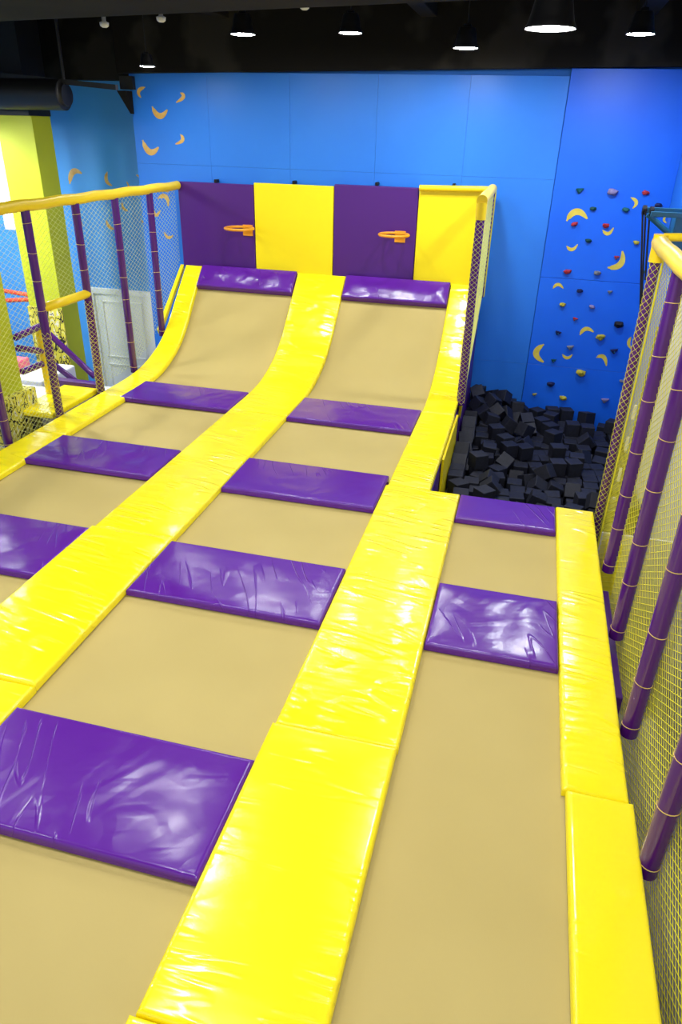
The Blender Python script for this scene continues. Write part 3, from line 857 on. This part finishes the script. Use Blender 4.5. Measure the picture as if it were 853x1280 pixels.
bed(-2.54, -1.02, 8.30, 10.2, 'curved tan jump bed of the right ramp under the right hoop')
bed(*LX, 6.28, 7.58, 'flat tan trampoline bed in the left lane, next below its ramp')
bed(*LX, 4.56, 5.6, 'flat tan trampoline bed in the left lane, second below its ramp')
bed(*LX, 2.57, 3.8, 'flat tan trampoline bed in the left lane, a corner showing at left edge')
bed(*MX, 6.33, 7.57, 'flat tan trampoline bed in the middle lane, next below its ramp')
bed(*MX, 4.56, 5.6, 'flat tan trampoline bed in the middle lane, second below its ramp')
bed(*MX, 2.57, 3.82, 'large flat tan trampoline bed in the middle lane between its two nearest purple mats')
bed(*MX, .3, 1.84, 'tan trampoline bed in the bottom left corner below the nearest purple mat')
bed(*RX, 4.58, 5.65, 'short tan trampoline bed in the right lane next to the foam pit')
bed(*RX, .2, 3.81, 'long tan trampoline bed in the right lane, nearest at bottom right')

# ------------------------------------------------------------------ vinyl mats
SEED = [0]
def mat_(x0, x1, y0, y1, kind, label, group, amp, lift=0., skew=(0, 0), t=.055, puff=.006, taper=0):
    SEED[0] += 1
    bm = pad_mesh(x0, x1, y0, y1, t=t, lift=lift, amp=amp, kind=kind, seed=SEED[0]*1.37, puff=puff, skew=skew)
    if taper:
        for v in bm.verts:
            k = max(0, min(1, (v.co.y-y0)/(y1-y0)))
            v.co.x = x0 + (v.co.x-x0)*(1-taper*k)
    o = obj('vinyl_mat', bm, (YELW if y1 > 4 else YEL) if kind == 'y' else PUR, smooth=True); auto_sharp(o, 50)
    tag(o, label, 'mat', group)
GY = 'yellow padded strips between the lanes'; GP = 'purple mats across the lanes'
def Y(x0, x1, y0, y1, label, amp=.0035, **k): mat_(x0, x1, y0+.002, y1-.002, 'y', label, GY, amp*(1.3 if y1 > 7 else .8), **k)
def P(x0, x1, y0, y1, label, amp=.005, **k): mat_(x0+.004, x1-.004, y0, y1, 'p', label, GP, amp*(1.2 if y0 > 3 else .75), **k)
Y(-5.045, -4.66, 7.62, 10.36, 'narrow yellow mat curving up the outer left side of the left ramp', .006, taper=.3)
Y(-5.045, -4.66, 6.3, 7.62, 'yellow mat along the left net beside the opening, just below the left ramp')
Y(-5.045, -4.66, 4.4, 6.3, 'yellow mat along the left net, lowest one at the left frame edge')
Y(-3.27, -2.54, 7.6, 10.36, 'wide yellow mat curving up between the two ramps', .006)
Y(-3.27, -2.54, 4.6, 7.6, 'middle yellow mat of the strip between left and middle lanes', .005)
Y(-3.29, -2.54, 2.75, 4.6, 'yellow mat of the strip between left and middle lanes, reaching the left frame edge', .004, lift=.006)
Y(-3.27, -2.54, .9, 2.75, 'yellow mat at the left frame edge beside the nearest purple mat')
Y(-1.02, -.625, 8.25, 10.36, 'yellow mat curving up the right side of the right ramp by the netted post', .006)
Y(-1.03, -.615, 6.13, 8.25, 'narrow yellow mat running beside the left edge of the foam pit', .004)
Y(-1.05, -.33, 2.86, 6.13, 'long wide yellow mat between middle and right lanes, starting at the pit corner', .004)
Y(-1.065, -.335, 1.27, 2.86, 'wide yellow mat at the bottom middle between middle and right lanes', .003, lift=.008)
Y(-1.09, -.345, -.4, 1.27, 'yellow mat at the bottom frame edge, nearest of the wide strip', .003)
Y(.55, .885, 2.82, 6.14, 'yellow mat along the right net, from the pit corner downward', .0035)
Y(.568, .905, .7, 2.82, 'yellow mat along the right net, nearest one at the bottom right', .003, lift=.008)
P(-4.74, -3.27, 7.58, 8.26, 'purple mat at the foot of the left ramp', .006, lift=.004)
P(-4.68, -3.27, 5.6, 6.28, 'creased purple mat in the left lane, second down from its ramp', .009, lift=.008)
P(-4.66, -3.27, 3.8, 4.56, 'purple mat in the left lane cut by the left frame edge', .007)
P(-2.54, -1.03, 7.57, 8.30, 'smooth purple mat at the foot of the right ramp', .003, lift=.002)
P(-2.54, -1.05, 5.6, 6.33, 'purple mat in the middle lane, second down from its ramp', .003, lift=.002)
P(-2.54, -1.05, 3.82, 4.56, 'shiny purple mat in the middle lane, third down from its ramp', .004, lift=.002)
P(-2.54, -1.06, 1.84, 2.57, 'largest, nearest purple mat in the middle lane at lower left', .006, lift=.004)
P(-.33, .55, 5.65, 6.13, 'small purple mat along the front edge of the foam pit', .004)
P(-.33, .55, 3.81, 4.58, 'shiny purple mat across the right lane between its two beds', .006)
P(-4.77, -3.275, 10.09, 10.36, 'creased purple cushion along the top of the left ramp', .014, lift=.03, puff=.02, t=.09)
P(-2.535, -1.025, 10.09, 10.36, 'creased purple cushion along the top of the right ramp', .014, lift=.03, puff=.02, t=.09)

# ------------------------------------------------------------------ padded wall panels and hoops behind the ramps
PX = [-5.11, -3.935, -2.755, -1.57, -.66]
PL = ['purple padded wall panel at the far left, left hoop at its right edge', 'yellow padded wall panel between the two purple ones',
      'purple padded wall panel carrying the right hoop', 'yellow padded wall panel at the right end beside the netted post']
for i in range(4):
    a, b = PX[i]+.004, PX[i+1]-.004; z1 = 2.285 + (a+b+10.2)/2*.023; z0 = 1.12
    t = thing('wall_panel', PL[i], 'panel', ((a+b)/2, 10.44, z0), 'padded panels above the ramps')
    obj('cushion', box(B(), a, b, 10.405, 10.46, z0, z1, .012), PURP if i % 2 == 0 else YELP, t)
    for zz in (z1-.03, (z0+z1)/2+.12, z0+.1):
        if i < 3: obj('bolt', lathe(B(), (0, 0, 0), [(.017, 0), (.015, .008), (.006, .012)], 12), BOLT, t)
        if i < 3:
            o = t.children[-1] if t.children else None
            o = [q for q in COL.objects if q.parent == t][-1]
            o.rotation_euler = (PI/2, 0, 0); o.location = Vector((b-.018, 10.405, zz)) - t.location
    obj('clip', box(B(), (a+b)/2-.02, (a+b)/2+.02, 10.42, 10.53, z1, z1+.045, .008), LAMPB, t)

def hoop(x, z, label):
    y = 10.19; R_ = .2
    t = thing('basketball_hoop', label, 'hoop', (x, y, z), 'orange basketball hoops')
    obj('rim', ring(B(), (x, y, z), (0, 0, 1), R_, .019, 36, 10), HOOP, t, smooth=True)
    bm = B(); w = .06; x += .05
    V = [bm.verts.new(p) for p in [(x-w, y+R_-.03, z+.012), (x+w, y+R_-.03, z+.012), (x+w, 10.40, z+.012), (x-w, 10.40, z+.012),
         (x-w, y+R_-.03, z-.004), (x+w, y+R_-.03, z-.004), (x+w, 10.40, z-.11), (x-w, 10.40, z-.11)]]
    for f_ in [(0, 1, 2, 3), (7, 6, 5, 4), (0, 4, 5, 1), (1, 5, 6, 2), (2, 6, 7, 3), (3, 7, 4, 0)]: bm.faces.new([V[i] for i in f_])
    bmesh.ops.bevel(bm, geom=bm.edges[:], offset=.004, segments=2, affect='EDGES')
    obj('bracket', bm, HOOP, t)
    obj('mounting_plate', box(B(), x-.075, x+.075, 10.392, 10.405, z-.12, z+.03, .004), HOOP, t)
hoop(-4.09, 1.735, 'orange hoop rim fixed on the left purple panel')
hoop(-1.84, 1.77, 'orange hoop rim fixed on the right purple panel')

# ------------------------------------------------------------------ nets and fences
def net(x, y0, y1, zlo, z1, ch, cw, r, axis='x', holes=None):
    """knotted diamond net in the plane x = const: two families of straight strands, clipped"""
    bm = B(); k = ch/cw; st = .02
    def seg(a, b):
        a = Vector(a); b = Vector(b); d = (b-a)
        if d.length < .03: return
        tube(bm, [a, b], r, 3, False)
    for sgn in (1, -1):
        c = -6*ch
        lo = min(0, 0); c0 = math.floor((min(zlo(y0), zlo(y1), -1.2) - (k*(y1-y0) if sgn > 0 else 0))/ch)*ch
        c1 = z1 + (k*(y1-y0) if sgn < 0 else 0)
        c = c0
        while c < c1:
            run = None; n = int((y1-y0)/st)
            for i in range(n+1):
                yy = y0 + (y1-y0)*i/n; zz = c + sgn*k*(yy-y0)
                ok = zz <= z1 and zz >= zlo(yy) and not (holes and holes(yy, zz))
                p = (x + (.0016 if sgn > 0 else -.0016), yy, zz)
                if ok and run is None: run = p
                if (not ok or i == n) and run is not None:
                    seg(run, p); run = None
            c += ch
    return bm

def wrap(bm, x, y, z0, z1, R_, ch=.055, r=.0016):
    """net sleeve laced around a post"""
    n = 5
    for sgn in (1, -1):
        for j in range(n):
            pts = []; N = int((z1-z0)/.03)
            for i in range(N+1):
                z = z0+(z1-z0)*i/N; a = 2*PI*j/n + sgn*(z-z0)/(ch*n)*2*PI
                pts.append((x+R_*math.cos(a), y+R_*math.sin(a), z))
            tube(bm, pts, r, 3, False)
    return bm

tie_mesh = {}
def post(par, x, y, z0, z1, R_=.05, gap=.27, wrapped=None, ties=True, mat=None):
    bm = tube(B(), [(x, y, z0), (x, y, z0+.004), (x, y, z1)], [R_*.9, R_, R_], 20)
    p = obj('post', bm, mat or PURT, par, smooth=True); auto_sharp(p, 50)
    if ties:
        z = z0+.08
        first = tie_mesh.get(R_)
        while z < z1-.05:
            if first is None:
                o = obj('tie', ring(B(), (x, y, z), (0, 0, 1), R_+.001, .0024, 20, 6), CORD, p, origin=(x, y, z), smooth=True)
                first = tie_mesh[R_] = o
            else:
                o = first.copy(); COL.objects.link(o); o.parent = p
            o.location = Vector((x, y, z)) - par.matrix_basis.translation - p.location
            o.rotation_euler = (random.uniform(-.12, .12), random.uniform(-.12, .12), 0)
            z += gap*random.uniform(.8, 1.15)
    if wrapped: obj('net_sleeve', wrap(B(), x, y, wrapped[0], wrapped[1], R_+.004), NET, par)
    return p

# left fence
FL = thing('safety_fence', 'long netted fence with purple posts and yellow rail along the left side', 'fence', (-5.1, 7.4, 0))
for yy, zb, wr in ((5.05, -.1, None), (5.93, -.1, None), (6.86, -.1, (-.02, .95)), (7.76, -.1, (-.02, 1.12)), (8.62, -.02, None), (9.52, .27, None)):
    post(FL, -5.1, yy, zb, 2.2, .047, .3, wr)
bm = tube(B(), [(-5.1, 3.6+i*.2, 2.245+.006*math.sin(i*1.7)) for i in range(34)] + [(-5.1, 10.38, 2.25)], .058, 16)
o = obj('top_rail', bm, YELT, FL, smooth=True); auto_sharp(o, 50)
hole = lambda y, z: 6.9 < y < 7.73 and z < 1.2
nt = net(-5.155, 3.6, 10.4, lambda y: max(0, zprof(y)+.02) if y > 8 else -.08, 2.24, .058, .098, .0019, holes=hole)
obj('net', nt, NETL, FL)
bm = tube(B(), [(-5.1, 6.86, 1.21), (-5.1, 7.3, 1.20), (-5.1, 7.76, 1.20)], .05, 14); obj('gate_bar', bm, YELT, FL, smooth=True)

# fence on the right of the right ramp
FR = thing('ramp_fence', 'short netted fence with yellow rail on the right side of the ramps', 'fence', (-.6, 9.5, 0))
post(FR, -.60, 8.72, -.02, 2.27, .05, .3, (0, 2.22), False)
post(FR, -.60, 10.33, 1.0, 2.35, .045, .3, (1.15, 2.3), False)
o = obj('top_rail', tube(B(), [(-.60, 8.68, 2.36), (-.60, 9.2, 2.37), (-.60, 9.8, 2.37), (-.60, 10.38, 2.38)], .06, 16), YELT, FR, smooth=True); auto_sharp(o, 50)
o = obj('post_cap', tube(B(), [(-.60, 8.72, 2.16), (-.60, 8.72, 2.34)], .06, 16), YELT, FR, smooth=True); auto_sharp(o, 50)
o = obj('cross_rail', tube(B(), [(-1.56, 10.37, 2.355), (-.60, 10.37, 2.375)], .038, 14), YELT, FR, smooth=True); auto_sharp(o, 50)
obj('net', net(-.57, 8.74, 10.36, lambda y: max(.02, (y-8.72)*.66), 2.34, .05, .085, .0017), NETL, FR)
o = obj('edge_strip', box(B(), -.60, -.545, 10.38, 10.44, 1.0, 2.37, .01), YELP, FR)

# right fence
FX = thing('safety_fence', 'tall netted fence with purple posts and yellow rail along the right side', 'fence', (.94, 4, 0))
for xx, yy in ((.945, 1.6), (.945, 2.50), (.95, 3.42), (.955, 4.37), (.965, 5.26)): post(FX, xx, yy, -.09, 2.25, .05, .36)
post(FX, .943, 6.17, -.4, 2.28, .038, .27, (-.4, 2.26), False)
o = obj('top_rail', tube(B(), [(.945, .6+i*.25, 2.30+.004*math.sin(i*2)) for i in range(22)] + [(.945, 6.2, 2.31)], .06, 16), YELT, FX, smooth=True); auto_sharp(o, 50)
o = obj('post_cap', tube(B(), [(.943, 6.17, 2.17), (.943, 6.17, 2.37)], .055, 16), YELT, FX, smooth=True); auto_sharp(o, 50)
o = obj('return_rail', tube(B(), [(.96, 6.17, 2.35), (1.14, 6.17, 2.36)], .03, 12), YELT, FX, smooth=True); auto_sharp(o, 50)
obj('net', net(1.0, .8, 6.17, lambda y: -1.1, 2.30, .048, .077, .0021), NET, FX)
bm = B()
for dx in (0, .03): tube(bm, [(.985+dx*.3, 6.12+dx, -.6+i*.03 if False else z) for i, z in enumerate([-.6, .3, 1.2, 2.25])], .006, 6)
obj('lacing_cord', bm, NET, FX)

# ------------------------------------------------------------------ climbing wall
bm = B()
for c, e in ((FZ, .085), (.088, 1.30), (1.304, 3.74)): box(bm, .175, 1.628, 10.505, 10.541, c, e, .003)
tag(obj('climbing_wall', bm, CLIMB), 'deep blue board climbing wall behind the foam pit', 'climbing wall')
def hold(x, z, col, s, kind, label, i):
    rnd = random.Random(i*13+5); bm = B()
    h = s/2
    if kind == 'w':     # wedge: flat lip on top, narrowing to a point below
        P_ = [(-h, .0, h*.55), (h, 0, h*.6), (h*.15, 0, -h*.85), (-h*.8, s*.45, h*.5), (h*.75, s*.5, h*.45), (h*.1, s*.38, -h*.35), (0, s*.32, h*.62)]
        V = [bm.verts.new(p) for p in P_]; bmesh.ops.convex_hull(bm, input=V)
        bmesh.ops.bevel(bm, geom=bm.edges[:], offset=s*.05, segments=2, affect='EDGES')
    else:
        bmesh.ops.create_icosphere(bm, subdivisions=3, radius=h)
        for v in bm.verts:
            n_ = noise.noise(v.co*(5.5/h*.25)+Vector((i*3.3, 0, 0)))
            v.co *= 1+.38*n_
            v.co.x *= 1.08; v.co.z *= .82
            v.co.y = max(0, v.co.y*.85+h*.45)
            if v.co.z > h*.38: v.co.z = h*.38+(v.co.z-h*.38)*.4
    a = rnd.uniform(-.25, .25)
    M = Matrix.Rotation(PI, 3, 'Z') @ Matrix.Rotation(a, 3, 'Y')
    for v in bm.verts: v.co = M @ v.co + Vector((x, 10.507, z))
    t = thing('climbing_hold', label, 'climbing hold', (x, 10.505, z), 'holds on the climbing wall')
    o = obj('grip', bm, HM[col], t, smooth=True); auto_sharp(o, 35)
    bm = lathe(B(), (0, 0, 0), [(.009, 0), (.009, .006)], 10)
    for v in bm.verts: v.co = Vector((v.co.x + x, -v.co.z + 10.507-s*.42, v.co.y + z))
    obj('bolt', bm, STEEL, t)
HL = ['teal wedge hold, leftmost in the top row of the climbing wall', 'lilac hold in the middle of the top row of the climbing wall', 'red hold at the right end of the top row of the climbing wall',
 'dark green hold just right above the big arched banana', 'teal hold left of the upright banana near the top right', 'red hold right under the big arched banana', 'red hold sitting on top of a smiling banana',
 'small dark green hold in the gap below the two upper red holds', 'yellow topped hold beside the black cables', 'red hold touching the large tilted banana', 'red hold above the small arched banana, left near the upper board seam',
 'round grey hold above the upper board seam', 'navy hold just below the upper board seam', 'grey wedge hold below the upper board seam, right side', 'yellow hold below the small arched banana',
 'small lilac hold near the centre of the climbing wall', 'red heart shaped hold near the centre of the climbing wall', 'wide black hold at the right of the middle board', 'navy wedge hold above the left standing banana',
 'yellow hold at the right end of the middle arched banana', 'grey lipped hold above the lower smiling banana', 'navy wedge hold right of the lower smiling banana', 'dark green hold beside the foot of the left standing banana',
 'large yellow hold at the lower board seam', 'navy hold on the lowest board, left of centre', 'small yellow hold lowest at the left above the foam', 'yellow hold on the lowest board above the middle of the foam',
 'pale lilac wedge hold lowest at the right above the foam', 'small teal hold behind the black cables', 'small grey hold half behind the netted corner post', 'navy hold above the steel frame at the right', 'navy wedge hold under the steel frame at the right']
for i, (x, z, c, s, k) in enumerate(HOLDS): hold(x, z, c, s, k, HL[i], i)

# ------------------------------------------------------------------ painted bananas (cut-out stickers)
def banana(p0, p1, p2, y, mat, label, group, fat=.25):
    p0, p1, p2 = [Vector(p) for p in (p0, p1, p2)]
    ctrl = p1*2 - (p0+p2)/2
    N = 18; L = (p1-p0).length + (p2-p1).length
    bm = B(); F1 = []; F2 = []
    for i in range(N+1):
        t = i/N; c = p0*(1-t)**2 + ctrl*2*t*(1-t) + p2*t*t
        d = ((ctrl-p0)*(1-t) + (p2-ctrl)*t).normalized(); n_ = Vector((-d.y, d.x))
        w = L*fat/2*(math.sin(PI*min(1, max(0, t*.9+.08)))**.6)
        if t < .1: w = max(L*.028, w*.55)
        if t > .97: w = L*.03
        a, b = c+n_*w, c-n_*w
        F1.append((bm.verts.new((a.x, y, a.y)), bm.verts.new((b.x, y, b.y)))); F2.append((bm.verts.new((a.x, y-.004, a.y)), bm.verts.new((b.x, y-.004, b.y))))
    for i in range(N):
        for (A, C) in ((F1, 0), (F2, 1)):
            bm.faces.new((A[i][0], A[i][1], A[i+1][1], A[i+1][0]))
        for s in (0, 1): bm.faces.new((F1[i][s], F1[i+1][s], F2[i+1][s], F2[i][s]))
    for i in (0, N): bm.faces.new((F1[i][0], F1[i][1], F2[i][1], F2[i][0]))
    tag(obj('banana_sticker', bm, mat), label, 'banana sticker', group)
LR_ = ['big arched yellow banana at the upper left of the climbing wall', 'upright yellow banana bulging right, at the upper right of the climbing wall', 'smiling yellow banana under a red hold, upper right', 'smiling yellow banana at left, above the upper board seam',
 'large tilted yellow banana right of centre, above the upper board seam', 'small arched yellow banana just under the upper board seam', 'arched yellow banana in the middle of the climbing wall', 'standing yellow banana bulging left, at the left edge of the climbing wall',
 'small smiling yellow banana above the lower board seam', 'drooping yellow banana right, above the lower board seam', 'yellow banana half hidden by the right netted post', 'yellow banana behind the steel frame at the right']
for p, l_ in zip(BAN_R, LR_): banana(*p, 10.5065, BANR, l_, 'bananas on the climbing wall')
LL_ = ['small orange banana highest at the left corner of the main blue wall', 'small orange banana right of the highest one, bulging right', 'big smiling orange banana at the top of the main blue wall', 'big tilted orange banana second from top on the main blue wall', 'small orange banana right of the big tilted one',
 'arched banana seen through the left net next to the purple panel', 'small banana just under the yellow rail by the purple panel', 'smiling banana lowest on the main blue wall, through the net', 'banana behind the furthest left fence post']
for p, l_ in zip(BAN_L, LL_): banana(*p, 10.5415, BANL, l_, 'bananas on the main blue wall')
LQ_ = ['arched orange banana on the recessed wall beside the lime column', 'upright banana on the recessed wall above the yellow rail', 'small banana near the wall corner above the yellow rail', 'thin banana touching the top of the yellow rail', 'upright banana seen through the net above the white door',
 'fat banana seen through the net left above the white door', 'small banana through the net close to the wall corner', 'tiny banana through the net beside the second post']
for p, l_ in zip(BAN_LR, LQ_): banana(*p, 11.3015, BANL, l_, 'bananas on the recessed wall')

# ------------------------------------------------------------------ belay frame and cables over the pit
t = thing('belay_frame', 'teal steel frame jutting from the right wall above the pit', 'frame', (1.4, 9, 2.2))
obj('arm', box(B(), 1.12, 1.63, 8.97, 9.03, 2.29, 2.35, .004), STEEL, t)
obj('arm', box(B(), 1.18, 1.63, 8.70, 8.75, 2.28, 2.33, .004), STEEL, t)
obj('brace', tube(B(), [(1.17, 8.88, 2.29), (1.60, 8.88, 1.98)], .03, 10), STEEL, t)
obj('wall_plate', box(B(), 1.44, 1.63, 8.72, 9.05, 1.95, 2.29, .004), STEEL, t)
for dx, dy in ((0, 0), (.06, -.12)):
    bm = tube(B(), [(1.12+dx, 8.98+dy, 2.32), (1.16+dx, 8.98+dy, 2.32)], .05, 16); obj('pulley', bm, LAMPB, t, smooth=False)
C1, C2, C3 = (1.373, 8.95, 0.968) , (1.339, 8.93, 1.202) , (1.293, 8.9, 1.605)
for p, q, l_ in (((1.122, 8.95, 2.31), C1, 'black cable hanging furthest left from the steel frame'), ((1.15, 8.93, 2.31), C2, 'black cable hanging in the middle from the steel frame'), ((1.19, 8.90, 2.30), C3, 'black cable hanging furthest right from the steel frame')):
    p = Vector(p); q = Vector(q)
    tag(obj('cable', tube(B(), [p, p.lerp(q, .5)+Vector((0, 0, -.01)), q], .010, 8), ROPE), l_, 'cable', 'black cables over the pit')
t = thing('webbing_strap', 'olive strap with pale bars hanging behind the right net', 'strap', (1.25, 7.6, -1))
obj('webbing', box(B(), 1.29, 1.33, 7.5, 7.51, -1.2, 1.4, .002), OLIVE, t)
for z in (.52, .17, -.19, -.54): obj('bar', box(B(), 1.245, 1.275, 7.49, 7.505, z-.08, z+.08, .004), WHITEB, t)

# ------------------------------------------------------------------ left area behind the net
def column(x0, x1, y0, y1, z1, label, pad, patch, front=False):
    t = thing('padded_column', label, 'column', ((x0+x1)/2, (y0+y1)/2, FZ))
    obj('shaft', box(B(), x0, x1, y0, y1, FZ, z1, .006), LIME, t)
    if front: obj('printed_wrap', box(B(), x0-.02, x1+.02, y0-.03, y0, FZ+.02, patch, .006), PATT, t, label='black and yellow printed padding')
    else: obj('printed_wrap', box(B(), x0-pad, x1+pad, y0-pad, y1+pad, FZ+.02, patch, .01), PATT, t, label='black and yellow printed padding')
column(-7.58, -7.0, 9.9, 10.34, 3.08, 'tall lime green column with a black and yellow printed foot', .03, .44, True)
column(-6.23, -5.65, 6.58, 7.0, 3.3, 'near lime green column at the left edge with printed padded foot', .1, .2)
bm = pad_mesh(-5.66, -5.16, 6.80, 7.80, t=.06, seed=88.3, amp=.003)
o = obj('landing_mat', bm, YEL, smooth=True); auto_sharp(o, 50); tag(o, 'yellow mat outside the opening in the left net', 'mat')
tag(obj('landing_platform', box(B(), -6.5, -5.2, 7.12, 7.80, FZ, -.07), WHITEB), 'low white platform under the yellow landing mat', 'platform')
tag(obj('end_cushion', box(B(), -5.86, -5.15, 7.81, 7.92, -.3, .05, .02), PURP), 'purple cushion at the far end of the yellow landing mat', 'cushion')
t = thing('stair_gate', 'purple and yellow bar gate behind the left net next to the near column', 'gate', (-5.6, 7.2, -.3))
def bar(nm, a, b, m, r=.04):
    o = obj(nm, tube(B(), [a, b], r, 14), m, t, smooth=True); auto_sharp(o, 50)
bar('upright', (-5.62, 7.44, -.06), (-5.62, 7.44, .8), YELT, .05)
bar('bar', (-5.62, 7.0, .81), (-5.62, 7.46, .83), PURT)
bar('bar', (-5.62, 7.01, .68), (-5.62, 7.42, .54), PURT)
bar('bar', (-5.62, 7.01, .40), (-5.62, 7.38, .39), PURT)
t = thing('stair_handrail', 'two slanting purple tubes behind the opening in the left net', 'handrail', (-5.8, 8.2, -.2))
bar('tube', (-6.05, 8.2, .53), (-5.45, 8.2, .0), PURT, .04)
bar('tube', (-6.08, 8.2, .13), (-5.6, 8.2, -.2), PURT, .04)
bar('post', (-6.08, 8.2, FZ), (-6.08, 8.2, .55), PURT, .04)
tag(obj('soft_block', box(B(), -7.1, -6.6, 8.6, 9.45, FZ, -.3, .03), WHITEB), 'large white soft block beside the lime column', 'block')
tag(obj('soft_block', box(B(), -6.5, -6.2, 9.55, 9.9, FZ, -.75, .03), WHITEB), 'small white soft block at the foot of the white door', 'block')
tag(obj('pink_cushion', box(B(), -8.0, -7.2, 8.75, 9.2, FZ, -.16, .03), PINK), 'pink cushion behind the purple bars at the far left', 'cushion')
t = thing('tube_light', 'tall glowing white tube light on the blue wall at the left edge', 'light', (-8.68, 11.2, 1.4))
obj('tube', box(B(), -8.79, -8.71, 11.24, 11.28, 1.42, 2.75, .01), TUBE, t)
obj('backplate', box(B(), -8.84, -8.6, 11.28, 11.302, 1.36, 2.8), WHITEB, t)
def rope(pts, label):
    tag(obj('rope', tube(B(), pts, .035, 10), REDROPE, smooth=True), label, 'rope', 'red ropes by the column')
rope([(-9.4, 10.6, .60), (-8.4, 10.4, .52), (-7.6, 10.1, .55)], 'upper red rope tied to the lime column')
rope([(-9.4, 10.6, .25), (-8.4, 10.4, .36), (-7.6, 10.1, .50)], 'lower red rope slanting up to the lime column')

# ------------------------------------------------------------------ foam pit
tag(obj('pit_floor', box(B(), -.62, 1.63, 6.10, 10.54, FZ, -1.02), PIT), 'dark floor beneath the foam cubes', 'pit floor')
S_ = .175
bm = box(B(), -S_/2, S_/2, -S_/2, S_/2, -S_/2, S_/2, .007)
cme = bpy.data.meshes.new('foam_cube'); bm.to_mesh(cme); bm.free(); cme.materials.append(FOAM)
CS = sorted(CUBES, key=lambda c: -c[2])
for i, (x, y, z, a, b, c) in enumerate(CUBES):
    o = bpy.data.objects.new('foam_cube', cme); COL.objects.link(o); o.location = (x, y, z+.13-.20*max(0, min(1, (x+.45)/.6))); o.rotation_euler = (a, b, c)
    if (x, y, z, a, b, c) == CS[0]: tag(o, 'topmost black foam cube on the heap at the back left of the pit', 'foam cube', 'black foam cubes filling the pit')
    else: tag(o, 'black foam cube lying among the many others in the pit', 'foam cube', 'black foam cubes filling the pit')

# ------------------------------------------------------------------ light and view
w = bpy.data.worlds.new('room_ambient'); SC.world = w; w.use_nodes = True
w.node_tree.nodes['Background'].inputs[0].default_value = (1, .98, .95, 1)
w.node_tree.nodes['Background'].inputs[1].default_value = AMB
SC.view_settings.view_transform = 'Standard'; SC.view_settings.look = 'None'
SC.view_settings.gamma = 1; SC.view_settings.exposure = EXPO; SC.view_settings.use_curve_mapping = False
SC.cycles.max_bounces = 6
